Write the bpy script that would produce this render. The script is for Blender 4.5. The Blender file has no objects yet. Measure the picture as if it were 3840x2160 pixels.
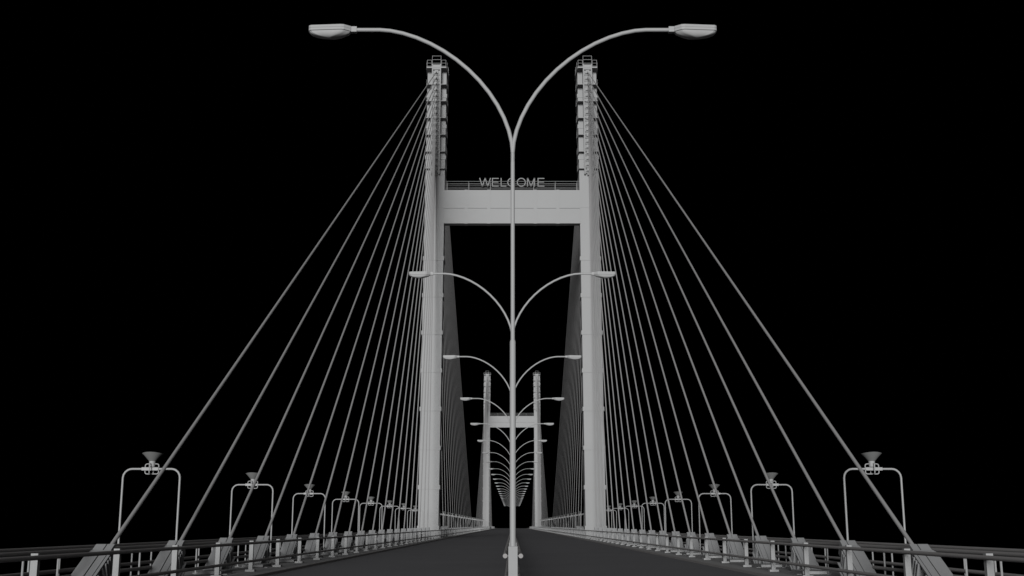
import bpy, bmesh, math, random
from mathutils import Vector, Matrix

random.seed(4)
scene = bpy.context.scene
COL = scene.collection
PI = math.pi

# ------------------------------------------------------------------ materials
def paint(name, albedo, rough=0.6, spec=0.3, var=0.03, scale=0.6, tint=(1, 1, 1), bump=0.0):
    m = bpy.data.materials.new(name)
    m.use_nodes = True
    nt = m.node_tree
    b = nt.nodes['Principled BSDF']
    tc = nt.nodes.new('ShaderNodeTexCoord')
    no = nt.nodes.new('ShaderNodeTexNoise')
    no.inputs['Scale'].default_value = scale
    no.inputs['Detail'].default_value = 6
    nt.links.new(tc.outputs['Object'], no.inputs['Vector'])
    r = nt.nodes.new('ShaderNodeMapRange')
    r.inputs['From Min'].default_value = 0.3
    r.inputs['From Max'].default_value = 0.7
    r.inputs['To Min'].default_value = 1 - var
    r.inputs['To Max'].default_value = 1 + var
    nt.links.new(no.outputs['Fac'], r.inputs['Value'])
    vm = nt.nodes.new('ShaderNodeVectorMath')
    vm.operation = 'SCALE'
    vm.inputs[0].default_value = tuple(albedo * t for t in tint)
    nt.links.new(r.outputs['Result'], vm.inputs['Scale'])
    nt.links.new(vm.outputs['Vector'], b.inputs['Base Color'])
    b.inputs['Roughness'].default_value = rough
    b.inputs['Specular IOR Level'].default_value = spec
    if bump > 0:
        n2 = nt.nodes.new('ShaderNodeTexNoise')
        n2.inputs['Scale'].default_value = 60
        nt.links.new(tc.outputs['Object'], n2.inputs['Vector'])
        bp = nt.nodes.new('ShaderNodeBump')
        bp.inputs['Strength'].default_value = bump
        bp.inputs['Distance'].default_value = 0.01
        nt.links.new(n2.outputs['Fac'], bp.inputs['Height'])
        nt.links.new(bp.outputs['Normal'], b.inputs['Normal'])
    return m

GREY = (0.985, 1.0, 1.01)
M_TOWER = paint('tower_grey_paint', 0.545, 0.8, 0.1, 0.012, 0.25, GREY)
M_POST = paint('post_grey_paint', 0.55, 0.7, 0.1, 0.02, 1.0, GREY)
M_STEEL = paint('lamp_grey_paint', 0.57, 0.5, 0.3, 0.015, 1.5, GREY)
M_PIPE = paint('rail_pipe_paint', 0.50, 0.6, 0.15, 0.03, 1.0, (1, .98, .98))
M_CABLE = paint('cable_sheath', 0.49, 0.5, 0.2, 0.02, 0.5, (0.99, .99, 1))
M_BOX = paint('anchor_box_paint', 0.44, 0.7, 0.1, 0.03, 2.0, (.98, 1, 1.02))
M_HORN = paint('horn_shade_paint', 0.28, 0.8, 0.05, 0.02, 3.0, (.98, 1, .99))
M_SIGN = paint('sign_letter_paint', 0.44, 0.7, 0.1, 0.01, 1.0, GREY)
M_ROAD = paint('road_asphalt', 0.275, 0.95, 0.0, 0.04, 0.15, (.97, .98, 1.03), 0.0)
M_PAVE = paint('pavement_concrete', 0.55, 0.95, 0.0, 0.04, 0.3, (.99, 1, 1.01), 0.0)
M_KERB = paint('kerb_stone', 0.5, 0.9, 0.0, 0.04, 0.5, (1.0, .98, .98))

# ------------------------------------------------------------------ helpers
def link(name, me, parent=None):
    o = bpy.data.objects.new(name, me)
    COL.objects.link(o)
    if parent is not None:
        o.parent = parent
    return o

def mesh_of(bm, name, mat, smooth=False):
    me = bpy.data.meshes.new(name)
    bmesh.ops.recalc_face_normals(bm, faces=bm.faces[:])
    bm.to_mesh(me)
    bm.free()
    me.materials.append(mat)
    if smooth:
        for p in me.polygons:
            p.use_smooth = True
    return me

def smooth_angle(me, ang=40):
    # smooth round faces, keep flat ones crisp
    bm = bmesh.new(); bm.from_mesh(me)
    for f in bm.faces: f.smooth = True
    for e in bm.edges:
        if len(e.link_faces) == 2 and e.calc_face_angle(0) > math.radians(ang):
            e.smooth = False
    bm.to_mesh(me); bm.free()
    return me

def box(bm, x0, x1, y0, y1, z0, z1):
    vs = [bm.verts.new((x, y, z)) for z in (z0, z1) for y in (y0, y1) for x in (x0, x1)]
    for q in ((0, 2, 3, 1), (4, 5, 7, 6), (0, 1, 5, 4), (1, 3, 7, 5), (3, 2, 6, 7), (2, 0, 4, 6)):
        bm.faces.new([vs[i] for i in q])
    return vs

def cbox(bm, c, s):
    return box(bm, c[0]-s[0]/2, c[0]+s[0]/2, c[1]-s[1]/2, c[1]+s[1]/2, c[2]-s[2]/2, c[2]+s[2]/2)

def prism(bm, pts, z0, z1):
    a = [bm.verts.new((x, y, z0)) for x, y in pts]
    b = [bm.verts.new((x, y, z1)) for x, y in pts]
    n = len(pts)
    bm.faces.new(a[::-1]); bm.faces.new(b)
    for i in range(n):
        bm.faces.new((a[i], a[(i+1) % n], b[(i+1) % n], b[i]))

def hexa(bm, bot, top):
    a = [bm.verts.new(p) for p in bot]
    b = [bm.verts.new(p) for p in top]
    n = len(bot)
    bm.faces.new(a[::-1]); bm.faces.new(b)
    for i in range(n):
        bm.faces.new((a[i], a[(i+1) % n], b[(i+1) % n], b[i]))

def tube(bm, pts, r, n=12, closed=False):
    pts = [Vector(p) for p in pts]
    rings = []
    N = len(pts)
    up = None
    for i, p in enumerate(pts):
        if closed:
            t = (pts[(i+1) % N] - pts[i-1]).normalized()
        elif i == 0: t = (pts[1]-pts[0]).normalized()
        elif i == N-1: t = (pts[-1]-pts[-2]).normalized()
        else: t = ((pts[i+1]-p).normalized() + (p-pts[i-1]).normalized()).normalized()
        if up is None:
            up = Vector((0, 1, 0)) if abs(t.y) < 0.9 else Vector((1, 0, 0))
        a = (up - t*up.dot(t)).normalized()
        up = a
        b = t.cross(a)
        rr = r[i] if isinstance(r, (list, tuple)) else r
        rings.append([bm.verts.new(p + a*math.cos(2*PI*k/n)*rr + b*math.sin(2*PI*k/n)*rr) for k in range(n)])
    M = N if closed else N-1
    for i in range(M):
        A, B = rings[i], rings[(i+1) % N]
        for k in range(n):
            bm.faces.new((A[k], A[(k+1) % n], B[(k+1) % n], B[k]))
    if not closed:
        bm.faces.new(rings[0][::-1]); bm.faces.new(rings[-1])

def tag(o, label=None, cat=None, group=None, kind=None):
    if label: o['label'] = label
    if cat: o['category'] = cat
    if group: o['group'] = group
    if kind: o['kind'] = kind
    return o

def thing(name, loc, label, cat, group=None, rz=0):
    o = bpy.data.objects.new(name, None)
    COL.objects.link(o)
    o.location = loc
    o.rotation_euler = (0, 0, rz)
    o.empty_display_size = 0.2
    return tag(o, label, cat, group)

def copy_tree(o, parent=None):
    c = o.copy()
    COL.objects.link(c)
    c.parent = parent
    for ch in [x for x in KIDS.get(o.name, [])]:
        copy_tree(ch, c)
    return c
KIDS = {}
def part(name, me, parent):
    o = link(name, me, parent)
    KIDS.setdefault(parent.name, []).append(o)
    return o

ORD = ['first','second','third','fourth','fifth','sixth','seventh','eighth','ninth','tenth','eleventh','twelfth',
       'thirteenth','fourteenth','fifteenth','sixteenth','seventeenth','eighteenth','nineteenth','twentieth']
TENS = {20:'twent', 30:'thirt', 40:'fort'}
def ordw(i):
    if i < 20: return ORD[i]
    t = (i+1)//10*10; u = (i+1) % 10
    return TENS[t] + ('ieth' if u == 0 else 'y-' + ORD[u-1])
SIDE = {-1: 'left', 1: 'right'}

# ------------------------------------------------------------------ measures (metres, deck pavement at z = 0)
EYE = 1.8
T1, T2 = 172.3, 547.7           # tower centres
LEG_D = 3.0                     # leg depth along the road
RAIL_END = 692.0
DECK_END = 775.0
KERB_X = 9.62
def leg_x(z): return 12.27 - 0.42*z/73.8

# ------------------------------------------------------------------ deck
def slab(name, x0, x1, y0, y1, z0, z1, mat):
    bm = bmesh.new(); box(bm, x0, x1, y0, y1, z0, z1)
    return tag(link(name, mesh_of(bm, name, mat)), kind='structure')
slab('road', -KERB_X+.14, KERB_X-.14, -30, DECK_END, -0.9, -0.1, M_ROAD)
for s in (-1, 1):
    a, b = sorted((s*(KERB_X+.001), s*13.55))
    slab('pavement', a, b, -30, DECK_END, -1.1, 0.0, M_PAVE)
    a, b = sorted((s*(KERB_X-.14), s*(KERB_X)))
    slab('kerb', a, b, -30, DECK_END, -1.0, -0.003, M_KERB)
    a, b = sorted((s*13.551, s*14.35))
    slab('deck_edge_ledge', a, b, -30, DECK_END, -1.1, -0.45, M_PAVE)

# ------------------------------------------------------------------ towers
PLAT = [71.67 - 2.678*k for k in range(7)]
PROT = [1.75 - k/6.0 for k in range(7)]
def prot(z): return 1.75 - (71.67 - z)/16.07       # how far the anchorage column stands out
COLLARS = [5.13+1.8+5.72*k for k in range(7)] + [57.3, 62.35, 67.4]
HW = 1.49
COL_TOP, COL_BOT = 72.3, 54.75
def cable_z(k): return 71.1 - 0.915*k

def make_tower():
    root = thing('bridge_tower', (0, T1, 0),
                 'near H-shaped grey bridge tower with WELCOME letters on its crossbeam', 'tower',
                 'twin H-shaped towers carrying the stay cables')
    D = LEG_D/2
    for s in (-1, 1):
        bm = bmesh.new()
        zt = 71.7
        def sec(z, g=0.0, h=None):
            c = s*leg_x(z); h = g if h is None else h
            return [(c-HW-g, -D-h, z), (c+HW+g, -D-h, z), (c+HW+g, D+h, z), (c-HW-g, D+h, z)]
        hexa(bm, sec(1.7), sec(zt))
        leg = part('leg', mesh_of(bm, 'leg', M_TOWER), root)
        bm = bmesh.new(); hexa(bm, sec(-0.05, .14), sec(1.72, .12))
        part('plinth', mesh_of(bm, 'plinth', M_TOWER), leg)
        bm = bmesh.new(); hexa(bm, sec(49.55, .03), sec(49.65, .03))
        part('joint_band', mesh_of(bm, 'joint_band', M_TOWER), leg)
        for zc in COLLARS:
            bm = bmesh.new()
            hexa(bm, sec(zc, .13, .06), sec(zc+.62, .13, .06))
            part('collar', mesh_of(bm, 'collar', M_TOWER), leg)
        # platforms
        for k, zp in enumerate(PLAT):
            c = s*leg_x(zp); p = PROT[k]
            F = D + p
            q = [(1.52, -F), (1.67, -F+.9), (1.73, -.4), (1.73, .4), (1.67, F-.9), (1.52, F)]
            pts = [(c+x, y) for x, y in q] + [(c-x, y) for x, y in reversed(q)]
            th = .2 if k == 0 else .09
            bm = bmesh.new(); prism(bm, pts, zp, zp+th)
            pl = part('platform', mesh_of(bm, 'platform', M_TOWER), root)
            H = 1.1
            z0 = zp+th
            rr = .025 if k == 0 else .013
            for sx in (-1, 1):
                bm = bmesh.new()
                side = [(c+sx*x, y) for x, y in [(1.46, -F+.06), (1.61, -F+.95), (1.67, -.4), (1.67, .4), (1.61, F-.95), (1.46, F-.06)]]
                if k == 0: side = [(c+sx*.78, -F+.06)] + side + [(c+sx*.78, F-.06)]
                else: side = side[1:-1]
                for h in ((.12, .6, H) if k == 0 else (.6, H)):
                    tube(bm, [(x, y, z0+h) for x, y in side], rr, 6)
                for x, y in side:
                    tube(bm, [(x, y, z0-.01), (x, y, z0+H)], rr, 6)
                part('railing', mesh_of(bm, 'platform_railing', M_POST), pl)
        # anchorage columns, front and back
        for sy in (-1, 1):
            bm = bmesh.new()
            def P(x, out, z): return (s*leg_x(z)+x, sy*(D+out), z)
            zt2, zb = COL_TOP, COL_BOT
            for x0, x1 in ((-.71, -.55), (.55, .71)):
                hexa(bm, [P(x0, -.05, zb), P(x1, -.05, zb), P(x1, prot(zb), zb), P(x0, prot(zb), zb)],
                         [P(x0, -.05, zt2), P(x1, -.05, zt2), P(x1, prot(zt2), zt2), P(x0, prot(zt2), zt2)])
            # recessed web
            hexa(bm, [P(-.55, -.05, zb+.3), P(.55, -.05, zb+.3), P(.55, prot(zb)-.28, zb+.3), P(-.55, prot(zb)-.28, zb+.3)],
                     [P(-.55, -.05, zt2-1), P(.55, -.05, zt2-1), P(.55, prot(zt2)-.28, zt2-1), P(-.55, prot(zt2)-.28, zt2-1)])
            hexa(bm, [P(-.55, -.05, 71.45), P(.55, -.05, 71.45), P(.55, prot(71.45)-.05, 71.45), P(-.55, prot(71.45)-.05, 71.45)],
                     [P(-.55, -.05, zt2-.08), P(.55, -.05, zt2-.08), P(.55, prot(zt2)-.05, zt2-.08), P(-.55, prot(zt2)-.05, zt2-.08)])
            col = part('anchorage_column', mesh_of(bm, 'anchorage_column', M_TOWER), root)
            bm = bmesh.new()
            o0 = prot(zt2)
            for h in (.12, .66, 1.2):
                tube(bm, [P(-.68, o0-.06, zt2+h*1.12), P(.68, o0-.06, zt2+h*1.12)], .03, 6)
            for x in (-.68, .68):
                tube(bm, [P(x, o0-.06, zt2-.01), P(x, o0-.06, zt2+1.37)], .03, 6)
            part('railing', mesh_of(bm, 'column_railing', M_POST), col)
            for k in range(19):
                z = cable_z(k)
                o = prot(z)
                bm = bmesh.new()
                w = .55
                # cross ledge above each socket, then the socket block
                specs = ((-w, w, .30, .36, -.10), (-.26, .26, -.26, .22, -.03), (-.34, .30, -.30, -.25, .0), (-w, w, -.40, -.35, -.16))
                if k == 18: specs = ((-w, w, .30, .36, -.10), (-.26, .26, .0, .22, -.03))
                for (x0, x1, za, zb2, out) in specs:
                    hexa(bm, [P(x0, o-.35, z+za), P(x1, o-.35, z+za), P(x1, o+out, z+za), P(x0, o+out, z+za)],
                             [P(x0, o-.35, z+zb2), P(x1, o-.35, z+zb2), P(x1, o+out, z+zb2), P(x0, o+out, z+zb2)])
                part('anchor_bracket', mesh_of(bm, 'anchor_bracket', M_TOWER), col)
    # crossbeam
    bm = bmesh.new()
    yf = -D-.04
    box(bm, -10.50, 10.50, yf, yf+1.3, 49.46, 52.36)
    box(bm, -10.58, 10.58, yf-.05, yf+1.35, 47.04, 49.40)
    for x in (-7.1, -3.6, 0, 3.6, 7.1):
        box(bm, x-.25, x+.25, yf-.065, yf+1.365, 47.0, 52.39)
    beam = part('crossbeam', mesh_of(bm, 'crossbeam', M_TOWER), root)
    for sy, y in ((-1, yf+.02), (1, yf+1.2)):
        bm = bmesh.new()
        for h in (.20, .79, 1.39):
            tube(bm, [(-10.45, y, 52.36+h), (10.45, y, 52.36+h)], .022, 6)
        for k in range(-3, 4):
            x = 3.36*k
            tube(bm, [(x, y, 52.3), (x, y, 52.36+1.39)], .026, 6)
        part('beam_railing', mesh_of(bm, 'beam_railing', M_POST), beam)
    return root

tower = make_tower()
tower.scale = (1, 1, 1.0077)
far_tower = copy_tree(tower)
far_tower.location = (0, T2, 0)
far_tower['label'] = 'far H-shaped grey bridge tower without letters, seen through the near one'

# ------------------------------------------------------------------ WELCOME letters on the near crossbeam
def stroke(bm, a, b, w, d=.08):
    a = Vector(a); b = Vector(b); t = (b-a).normalized(); n = Vector((-t.y, t.x))*w/2
    q = [a+n, a-n, b-n, b+n]
    A = [bm.verts.new((p.x, -d/2, p.y)) for p in q]; B = [bm.verts.new((p.x, d/2, p.y)) for p in q]
    bm.faces.new(A); bm.faces.new(B[::-1])
    for i in range(4): bm.faces.new((A[i], B[i], B[(i+1) % 4], A[(i+1) % 4]))
def arc(bm, cx, cy, rx, ry, w, a0, a1, n=28, d=.08):
    R = []
    full = abs(a1-a0) > 359
    for i in range(n+(0 if full else 1)):
        a = math.radians(a0+(a1-a0)*i/n); c, s_ = math.cos(a), math.sin(a)
        R.append([bm.verts.new(p) for p in ((cx+c*rx, -d/2, cy+s_*ry), (cx+c*rx, d/2, cy+s_*ry),
                 (cx+c*(rx-w), d/2, cy+s_*(ry-w)), (cx+c*(rx-w), -d/2, cy+s_*(ry-w)))])
    m = len(R) if full else len(R)-1
    for i in range(m):
        A, B = R[i], R[(i+1) % len(R)]
        for k in range(4): bm.faces.new((A[k], A[(k+1) % 4], B[(k+1) % 4], B[k]))
    if not full:
        bm.faces.new(R[0]); bm.faces.new(R[-1][::-1])
H = 1.38; W = .135
def poly(bm, pts, w=W):
    for a, b in zip(pts, pts[1:]): stroke(bm, a, b, w)
def lW(bm, x, w):
    h = W/2
    poly(bm, [(x+h, H), (x+w*.27, h*.2)]); poly(bm, [(x+w*.27+.002, h*.2), (x+w*.5, H)])
    poly(bm, [(x+w*.5+.002, H), (x+w*.73, h*.2)]); poly(bm, [(x+w*.73+.002, h*.2), (x+w-h, H)])
def lE(bm, x, w):
    stroke(bm, (x+W/2, 0), (x+W/2, H), W)
    for y in (W/2, H*.53, H-W/2): stroke(bm, (x+W+.001, y), (x+w-(.05 if y == H*.53 else 0), y), W*.92)
def lL(bm, x, w):
    stroke(bm, (x+W/2, 0), (x+W/2, H), W); stroke(bm, (x+W+.001, W/2), (x+w, W/2), W*.92)
def lC(bm, x, w): arc(bm, x+w/2, H/2, w/2, H/2+.02, W, 38, 322)
def lO(bm, x, w): arc(bm, x+w/2, H/2, w/2, H/2+.02, W, 0, 360, 36)
def lM(bm, x, w):
    stroke(bm, (x+W/2, 0), (x+W/2, H), W*.95); stroke(bm, (x+w-W/2, 0), (x+w-W/2, H), W*.95)
    poly(bm, [(x+W*.7, H-.02), (x+w*.5, W*.2)]); poly(bm, [(x+w*.5+.002, W*.2), (x+w-W*.7, H-.02)])
sign = thing('welcome_sign', (-5.10, T1-LEG_D/2+.12, 53.36),
             'WELCOME in large grey capital letters mounted on the near crossbeam railing', 'sign')
for fn, x, w in ((lW, 0, 1.82), (lE, 1.99, 1.04), (lL, 3.34, .88), (lC, 4.38, 1.33), (lO, 5.86, 1.38), (lM, 7.44, 1.24), (lE, 9.08, 1.06)):
    bm = bmesh.new(); fn(bm, x, w)
    part('letter', mesh_of(bm, 'letter', M_SIGN), sign)

# ------------------------------------------------------------------ stay cables and anchor boxes
R_CAB = 0.065
ANCH_Z = 1.27
SIDE_Y = [34.5 + 7.13*k for k in range(19)]           # side span, k = 0 nearest the viewer, longest
MAIN_Y = [341.9 - 8.90*k for k in range(19)]           # main span, k = 0 longest
# anchor box meshes, local z along the cable, origin at top of the head
def m_from(fn, name, mat):
    bm = bmesh.new(); fn(bm); return mesh_of(bm, name, mat)
LEN = 4.2
def sbox(bm, m, x0, x1, *r):
    x0, x1 = sorted((m*x0, m*x1)); box(bm, x0, x1, *r)
def f_head(bm, m):
    sbox(bm, m, -.27, .03, -.27, .25, -.36, 0); sbox(bm, m, .062, .27, -.27, .25, -.36, 0)
    sbox(bm, m, .03, .062, -.22, .24, -.36, -.02)
    hexa(bm, [(-.34, -.29, -.50), (.34, -.29, -.50), (.34, .27, -.50), (-.34, .27, -.50)],
             [(-.28, -.28, -.361), (.28, -.28, -.361), (.28, .26, -.361), (-.28, .26, -.361)])
def f_fo(bm, m): sbox(bm, m, -.335, .028, -.31, -.27, -LEN, -.502)     # outer plate
def f_fi(bm, m): sbox(bm, m, .064, .265, -.31, -.27, -LEN, -.502)       # inner plate
def f_strip(bm, m): sbox(bm, m, .279, .36, -.300, -.26, -LEN, -.502)
def f_web(bm, m): box(bm, -.20, .20, -.269, .25, -LEN, -.502)
def f_back(bm, m): sbox(bm, m, -.33, .47, .251, .29, -LEN, -.60)
def f_back2(bm, m): sbox(bm, m, -.33, .53, .33, .37, -LEN, -.85); box(bm, -.2, .2, .291, .329, -LEN, -.85)
def f_rib(bm, m): sbox(bm, m, -.32, .40, -.255, .25, -.03, .03)
ME = {}
for m in (-1, 1):
    for key, fn, nm in (('head', f_head, 'anchor_head'), ('fo', f_fo, 'face_plate'), ('fi', f_fi, 'face_plate'), ('strip', f_strip, 'edge_strip'),
                        ('web', f_web, 'web'), ('back', f_back, 'back_plate'), ('back2', f_back2, 'back_plate'), ('rib', f_rib, 'rib')):
        ME[key, m] = m_from(lambda bm: fn(bm, m), nm, M_BOX)
def f_foot(bm):
    box(bm, -.45, .45, -.9, .85, .022, .13)
ME['foot'] = m_from(f_foot, 'footing_block', M_POST)
ME['fplate'] = m_from(lambda bm: box(bm, -.62, .62, -.7, .7, -.02, .021), 'footing_plate', M_POST)

def anchor(x, y, alpha, d, m, label, group, topz, full=True):
    """d=+1: the cable leans away from the viewer, -1: towards the viewer."""
    r = thing('anchor_box', (x, y, 0), label, 'anchor box', group, 0 if d > 0 else PI)
    rot = (-(PI/2-alpha), 0, 0)
    ax = Vector((0, math.cos(alpha), math.sin(alpha)))
    top = Vector((0, 0, topz))
    names = [('head', 'head', 0), ('face_plate', 'fo', 0), ('face_plate', 'fi', 0), ('web', 'web', 0), ('back_plate', 'back', 0)]
    if full:
        names += [('edge_strip', 'strip', 0), ('back_plate', 'back2', 0)]
        names += [('rib', 'rib', t) for t in ((-.75, -.93, -1.11, -1.75, -2.4) if alpha < 1.2 else (-.75, -.93))]
    for nm, key, t in names:
        o = link(nm, ME[key, m], r)
        o.location = top + ax*t
        o.rotation_euler = rot
    return r

def strand(a, b, label, group, rad=R_CAB):
    a = Vector(a); b = Vector(b)
    bm = bmesh.new()
    L = (b-a).length
    tube(bm, [(0, 0, 0), (0, 0, L)], rad, 10)
    o = link('stay_cable', smooth_angle(mesh_of(bm, 'stay_cable', M_CABLE)))
    o.location = a
    o.rotation_euler = (b-a).to_track_quat('Z', 'Y').to_euler()
    return tag(o, label, 'cable', group)

for tname, tc, sgn_fan in (('near', T1, 1), ('far', T2, 1)):
    for s in (-1, 1):
        for fan in ('front', 'back'):
            for k in range(19):
                if tname == 'near':
                    ya = SIDE_Y[k] if fan == 'front' else MAIN_Y[k]
                else:
                    ya = (T1+T2-MAIN_Y[k]) if fan == 'front' else (T1+T2-SIDE_Y[k])
                z = cable_z(k)*1.0077
                d = 1 if fan == 'front' else -1
                top = (s*leg_x(z), tc - d*(LEG_D/2+prot(z)-.18), z)
                xa = s*11.76
                run = abs(top[1]-ya); al = math.atan2(z-ANCH_Z, run)
                grp = 'stay cables of the %s tower' % tname
                lr = SIDE[s]
                if tname == 'near' and fan == 'front':
                    lab = 'grey stay cable, %s from the viewer, rising to near tower\'s %s leg' % (ordw(k), lr)
                    labb = 'steel anchor box on %s pavement, %s from the viewer' % (lr, ordw(k))
                elif tname == 'near':
                    lab = 'grey stay cable behind near tower\'s %s leg, %s out from the leg' % (lr, ordw(18-k))
                    labb = 'steel anchor box beyond near tower\'s %s leg, %s past the leg' % (lr, ordw(18-k))
                elif fan == 'front':
                    lab = 'thin grey stay cable before far tower\'s %s leg, %s out from the leg' % (lr, ordw(18-k))
                    labb = 'distant anchor box before far tower\'s %s leg, %s out from the leg' % (lr, ordw(18-k))
                else:
                    lab = 'thin grey stay cable behind far tower\'s %s leg, %s out from the leg' % (lr, ordw(18-k))
                    labb = 'distant anchor box behind far tower\'s %s leg, %s past the leg' % (lr, ordw(18-k))
                tz = 1.27 + .0145*k - .27*math.cos(al)
                if tname == 'near' and fan == 'back' and k > 14: tz = 1.55
                elif d < 0 or tname == 'far': tz = 1.12
                # the sheath starts just inside the head of its box
                back = .15
                ca = (xa, ya + d*0 - d*math.cos(al)*back, ANCH_Z - math.sin(al)*back)
                strand(ca, top, lab, grp, .065 if (tname, fan) == ('near', 'front') else .048)
                yb = ya + d*(tz-ANCH_Z)/math.tan(al)
                anchor(xa, yb, al, d, -s*d, labb, 'anchor boxes at the feet of the stay cables', tz,
                       full=(tname == 'near' and fan == 'front' and k < 12))
                if tname == 'near' and fan == 'front' or (tname == 'near' and k > 4):
                    lr2 = lr
                    foot_y = yb - d*(tz/math.tan(al)) - d*1.9
                    q = link('footing_block', ME['foot'])
                    q.location = (s*11.25, foot_y, 0)
                    tag(q, ('low pale footing block on %s pavement in front of anchor box %s from viewer' % (lr, ordw(k))) if fan == 'front'
                        else ('low pale footing block beyond near tower\'s %s leg, %s past the leg' % (lr, ordw(18-k))),
                        'footing block', 'low footing blocks beside the anchor boxes')
                    p = link('base_sheet', ME['fplate'], q)

# ------------------------------------------------------------------ guard rails
def rail(name_lab, x, inner, post_me, ys, pipe_x, zs, y0, y1, grp, r=.052, thinn=12):
    root = thing('guard_rail', (x, y0, 0), name_lab, 'guard rail', grp)
    for px in pipe_x:
        for z in zs:
            bm = bmesh.new()
            tube(bm, [(0, 0, 0), (0, y1-y0, 0)], r, thinn)
            o = link('rail_pipe', smooth_angle(mesh_of(bm, 'rail_pipe', M_PIPE)), root)
            o.location = (px-x, 0, z)
    near = ys[:99]; rest = ys[99:]
    for y in near:
        o = link('post', post_me, root); o.location = (0, y-y0, 0)
    if rest:
        bm = bmesh.new()
        for y in rest:
            b2 = bmesh.new(); b2.from_mesh(post_me)
            vm = {}
            for v in b2.verts: vm[v.index] = bm.verts.new(v.co + Vector((0, y-y0, 0)))
            for f in b2.faces: bm.faces.new([vm[v.index] for v in f.verts])
            b2.free()
        o = link('far_posts', mesh_of(bm, 'far_posts', M_POST), root); o['kind'] = 'stuff'
    return root

def post_box(bm):
    box(bm, -.078, .078, -.073, .073, .08, 1.20)
    box(bm, -.18, .18, -.18, .18, -.005, .081)
POST_A = m_from(post_box, 'guard_post', M_POST)
def post_thin(zb):
    bm = bmesh.new(); tube(bm, [(0, 0, zb), (0, 0, 1.06)], .029, 8)
    box(bm, -.09, .09, -.09, .09, zb-.005, zb+.02)
    return mesh_of(bm, 'thin_post', M_POST)
POST_B = post_thin(0.0); POST_C = post_thin(-.45)
for s in (-1, 1):
    lr = SIDE[s]
    ys = [25.65-5.30 + 5.30*k for k in range(127)]
    rail('%s kerbside guard rail with square posts and two pipes, closest to the road' % lr, s*10.4, 1, POST_A, ys,
         [s*10.27], [1.112, .42], 14.0, RAIL_END, 'long pipe guard rails along the pavements')
    yb = sorted([29.15+6.85*k for k in range(-2, 99)] + [31.4+6.85*k for k in range(-2, 98)])
    rail('%s middle pipe guard rail with thin round posts, behind the anchor boxes' % lr, s*12.12, 1, POST_B,
         [y for y in yb if y < RAIL_END and not (T1-1.8 < y < T1+1.8 or T2-1.8 < y < T2+1.8)],
         [s*12.12], [1.105, .42], 14.0, RAIL_END, 'long pipe guard rails along the pavements', .060)
    yc = sorted([34.0+9.18*k for k in range(-2, 72)] + [36.3+9.18*k for k in range(-2, 72)])
    rail('%s outermost pipe guard rail with thin round posts along the bridge edge' % lr, s*13.97, 1, POST_C,
         [y for y in yc if y < RAIL_END], [s*13.97], [1.105, .42], 14.0, RAIL_END, 'long pipe guard rails along the pavements', .060)

def cpost(bm):
    box(bm, -.105, .105, -.10, .10, -.105, 1.325)
    for z in (1.112, .42):
        box(bm, -.135, .135, -.015, .015, z-.012, z+.012)
CP = m_from(cpost, 'centre_post', M_POST)
PED_Y = 27.06
rail('central double guard rail running down the middle of the road', .022, 1, CP, [PED_Y+5.79*k for k in range(115)],
     [-.158, .202], [1.112, .42], PED_Y-.10, RAIL_END, None, .053, 16)

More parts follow.
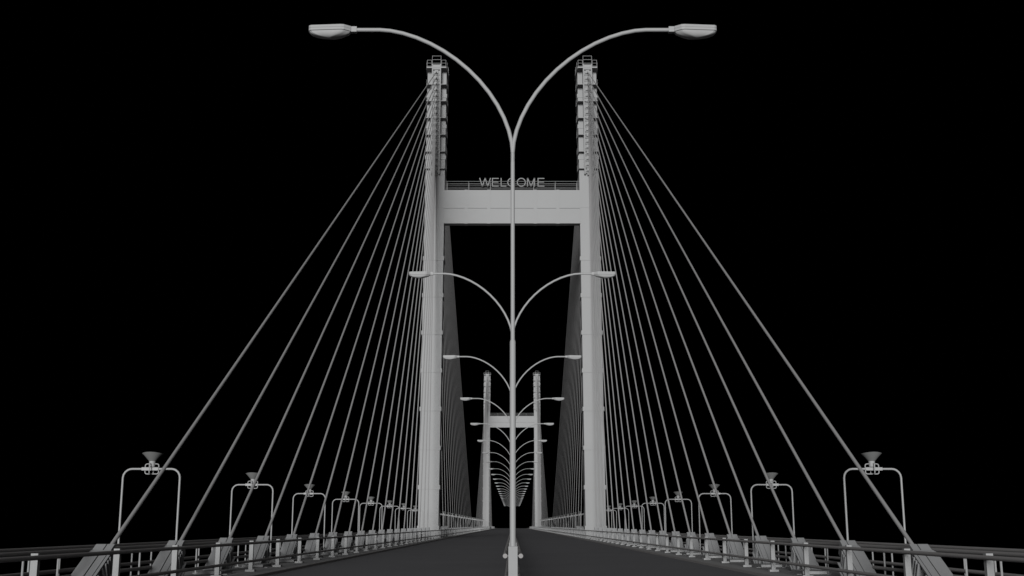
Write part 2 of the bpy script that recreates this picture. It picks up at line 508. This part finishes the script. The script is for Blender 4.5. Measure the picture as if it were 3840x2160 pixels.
# ------------------------------------------------------------------ double-arm street lamps down the middle
def make_lamp(y, label):
    root = thing('street_lamp', (.018, y, -0.1), label, 'street lamp', 'double-armed street lamps along the road centre')
    o = .1
    zf, zs, zt = 9.13+EYE+o, 4.355+EYE+o, 12.41+EYE+o
    bm = bmesh.new(); tube(bm, [(0, 0, -.005), (0, 0, zs-.02), (0, 0, zs+.03)], [.070, .070, .056], 20)
    part('lower_pole', smooth_angle(mesh_of(bm, 'lower_pole', M_STEEL), 50), root)
    bm = bmesh.new(); tube(bm, [(0, 0, zs), (0, 0, zf)], .050, 20)
    part('upper_pole', smooth_angle(mesh_of(bm, 'upper_pole', M_STEEL)), root)
    for s in (-1, 1):
        a, b, p = 3.4, zt-zf, 1.73
        pts = [(0, 0, zf-.25)]
        for i in range(15):
            t = (i/14)*PI/2
            u, v = math.cos(t)**(2/p), math.sin(t)**(2/p)
            pts.append((s*a*(1-u), 0, zf+b*v))
        pts.append((s*4.05, 0, zt))
        bm = bmesh.new(); tube(bm, pts, .050, 16)
        part('arm', smooth_angle(mesh_of(bm, 'arm', M_STEEL), 60), root)
        # lamp head, local frame at its inner end
        def plan(g=0.0, cutin=0.0):
            q = [(0.0, .085), (.16, .20), (.24, .215), (1.01, .155), (1.06, .12), (1.08, .05)]
            q = [(x, y_-g if y_ > g else 0) for x, y_ in q]
            return [(s*(4.13+x), y_) for x, y_ in q] + [(s*(4.13+x), -y_) for x, y_ in reversed(q)]
        bm = bmesh.new()
        prism(bm, plan(), zt+.005, zt+.068)
        prism(bm, plan(.008), zt-.004, zt+.006)
        prism(bm, plan(), zt-.066, zt-.003)
        prism(bm, plan(.045), zt+.067, zt+.085)
        head = part('lamp_head', mesh_of(bm, 'lamp_head', M_STEEL), root)
        bm = bmesh.new()
        x0, x1 = sorted((s*3.985, s*4.128))
        box(bm, x0, x1, -.062, .062, zt+.001, zt+.072); box(bm, x0, x1, -.062, .062, zt-.070, zt-.002)
        box(bm, x0+.01, x1-.01, -.058, .058, zt-.003, zt+.002)
        part('socket', mesh_of(bm, 'socket', M_STEEL), head)
        bm = bmesh.new()
        base = plan(.014)
        cx = sum(x for x, y_ in base)/len(base)
        cx = s*(4.13+.55)
        # densify outline
        out = []
        for i in range(len(base)):
            p0, p1 = base[i], base[(i+1) % len(base)]
            for j in range(4): out.append((p0[0]+(p1[0]-p0[0])*j/4, p0[1]+(p1[1]-p0[1])*j/4))
        rings = []
        for t in (0, 18, 36, 52, 66, 79):
            t = math.radians(t); kx, ky = math.cos(t)**1.5, math.cos(t)**.6
            dz = -.16*math.sin(t)
            rings.append([bm.verts.new((cx+(x-cx)*.975*kx, y_*.97*ky, zt-.072+dz)) for x, y_ in out])
        tip = bm.verts.new((cx, 0, zt-.233))
        n = len(out)
        for A, B in zip(rings, rings[1:]):
            for i in range(n): bm.faces.new((A[i], A[(i+1) % n], B[(i+1) % n], B[i]))
        for i in range(n): bm.faces.new((rings[-1][i], rings[-1][(i+1) % n], tip))
        bm.faces.new(rings[0])
        part('lens', smooth_angle(mesh_of(bm, 'lens', M_STEEL), 32), head)
    return root
LAMP0, LAMP_S = 27.32, 28.95
lamp = make_lamp(LAMP0, 'tall double-armed grey street lamp nearest the viewer, arms reaching above the near tower')
for i in range(1, 26):
    c = copy_tree(lamp); c.location = (.018, LAMP0+LAMP_S*i, -.1)
    c['label'] = 'double-armed grey street lamp, %s from the viewer along the road centre' % ordw(i)

# ------------------------------------------------------------------ inverted-U lamps with upturned funnel shades
def make_arch(s):
    root = thing('arch_lamp', (s*13.04, 41.9, 0), 'x', 'arch lamp', 'inverted-U funnel lamps over the pavements')
    zt = 3.80; hw = 1.03; R = .32
    pts = [(-hw, 0, (-.45 if s < 0 else 0)), (-hw, 0, zt-R)]
    def leg_pts(sx, base): return None
    pts = []
    outer, inner = s*hw, -s*hw
    pts.append((outer, 0, -.46)); pts.append((outer, 0, zt-R))
    for a in (20, 40, 60, 75):
        a = math.radians(a); pts.append((outer-s*R*(1-math.cos(a)), 0, zt-R+R*math.sin(a)))
    pts.append((outer-s*R, 0, zt)); pts.append((inner+s*R, 0, zt))
    for a in (75, 60, 40, 20):
        a = math.radians(a); pts.append((inner+s*R*(1-math.cos(a)), 0, zt-R+R*math.sin(a)))
    pts.append((inner, 0, zt-R)); pts.append((inner, 0, -.005))
    bm = bmesh.new(); tube(bm, pts, .036, 10)
    part('arch_pipe', smooth_angle(mesh_of(bm, 'arch_pipe', M_STEEL), 50), root)
    # bracket cage
    def loop(bm, w, h, plane, off=0):
        r = .07; q = []
        for cx, cz, a0 in ((w/2-r, h/2-r, 0), (-w/2+r, h/2-r, 90), (-w/2+r, -h/2+r, 180), (w/2-r, -h/2+r, 270)):
            for a in (0, 30, 60, 90):
                t = math.radians(a0+a); q.append((cx+r*math.cos(t), cz+r*math.sin(t)))
        if plane == 'x': P = [(u, off, zt-.0+v) for u, v in q]
        else: P = [(off, u, zt-.0+v) for u, v in q]
        tube(bm, P, .02, 8, closed=True)
    bm = bmesh.new(); loop(bm, .49, .36, 'x'); loop(bm, .49, .36, 'y', -s*.0+.02*s)
    cage = part('bracket_cage', smooth_angle(mesh_of(bm, 'bracket_cage', M_STEEL), 50), root)
    bm = bmesh.new(); box(bm, -.36, .24, -.06, .06, zt-.055, zt+.055) if s < 0 else box(bm, -.24, .36, -.06, .06, zt-.055, zt+.055)
    part('clamp', mesh_of(bm, 'clamp', M_STEEL), root)
    def lathe(bm, prof, n=24, wav=0.0, square=0.0):
        rings = []
        for r, z in prof:
            ring = []
            for k in range(n):
                a = 2*PI*k/n
                rr = r*(1+square*(math.cos(4*a+PI)*.5+.5))
                zz = z + wav*(z > zt+.53)*-math.cos(2*a)
                ring.append(bm.verts.new((rr*math.cos(a), rr*math.sin(a), zz)))
            rings.append(ring)
        for A, B in zip(rings, rings[1:]):
            for k in range(n): bm.faces.new((A[k], A[(k+1) % n], B[(k+1) % n], B[k]))
        return rings
    bm = bmesh.new()
    R1 = lathe(bm, [(.10, zt+.075), (.115, zt+.28)])
    bm.faces.new(R1[0][::-1]); bm.faces.new(R1[-1])
    part('lamp_neck', smooth_angle(mesh_of(bm, 'lamp_neck', M_STEEL)), root)
    bm = bmesh.new()
    # four-cornered flared shade: rim corners dip, edges rise
    prof = [(.118, zt+.281), (.20, zt+.375), (.29, zt+.475), (.375, zt+.572)]
    lathe(bm, prof + [(.355, zt+.568), (.27, zt+.475), (.18, zt+.375), (.09, zt+.30)], 32, .022, 0.0)
    part('funnel_shade', smooth_angle(mesh_of(bm, 'funnel_shade', M_HORN), 50), root)
    return root
ARCH0, ARCH_S = 41.9, 16.45
for s in (-1, 1):
    a0 = make_arch(s)
    n = 0
    for i in range(39):
        y = ARCH0+ARCH_S*i
        if any(abs(y-t) < 1.9 for t in (T1, T2)): continue
        c = a0 if i == 0 else copy_tree(a0)
        c.location = (s*13.04, y, 0)
        c['label'] = 'inverted-U lamp with upturned funnel shade on %s pavement, %s from the viewer' % (SIDE[s], ordw(n))
        n += 1

# ------------------------------------------------------------------ light
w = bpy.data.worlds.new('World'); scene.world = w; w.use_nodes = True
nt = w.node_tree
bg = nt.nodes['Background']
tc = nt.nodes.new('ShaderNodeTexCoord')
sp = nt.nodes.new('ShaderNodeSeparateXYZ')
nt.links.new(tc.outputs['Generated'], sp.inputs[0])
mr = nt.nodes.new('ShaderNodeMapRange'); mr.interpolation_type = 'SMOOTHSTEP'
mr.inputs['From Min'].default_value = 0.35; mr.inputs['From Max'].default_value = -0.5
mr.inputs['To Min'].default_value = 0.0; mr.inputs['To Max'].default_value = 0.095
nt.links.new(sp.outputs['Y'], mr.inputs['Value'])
bias = nt.nodes.new('ShaderNodeMapRange')              # fill glow added behind the viewer, black ahead, is stronger on the left
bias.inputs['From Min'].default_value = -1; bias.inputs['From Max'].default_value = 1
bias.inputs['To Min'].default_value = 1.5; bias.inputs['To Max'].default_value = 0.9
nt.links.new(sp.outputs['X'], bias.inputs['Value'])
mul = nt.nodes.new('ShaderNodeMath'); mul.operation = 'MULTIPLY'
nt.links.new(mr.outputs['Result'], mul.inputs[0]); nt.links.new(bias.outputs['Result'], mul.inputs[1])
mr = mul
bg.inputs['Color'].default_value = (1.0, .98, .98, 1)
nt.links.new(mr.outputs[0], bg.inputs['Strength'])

sun = bpy.data.lights.new('sun', 'SUN'); sun.energy = 1.86; sun.angle = math.radians(15); sun.color = (1, .995, .985)
so = bpy.data.objects.new('sun', sun); COL.objects.link(so)
el, az = math.radians(7), math.radians(7)
dv = Vector((math.sin(az)*math.cos(el), math.cos(az)*math.cos(el), -math.sin(el)))   # travels away from the viewer, from the left
so.rotation_euler = dv.to_track_quat('-Z', 'Y').to_euler()

# ------------------------------------------------------------------ camera
cam = bpy.data.cameras.new('camera'); co = bpy.data.objects.new('camera', cam); COL.objects.link(co)
cam.sensor_width = 36; cam.lens = 36*4290/3840
cam.clip_start = .1; cam.clip_end = 5000
co.location = (0, 0, EYE)
co.rotation_euler = (PI/2 + math.atan(890/4290), 0, 0)
scene.camera = co
vs = scene.view_settings
vs.view_transform = 'Standard'; vs.look = 'None'; vs.exposure = 0; vs.gamma = 1

scene.cycles.diffuse_bounces = 0
scene.cycles.max_bounces = 2
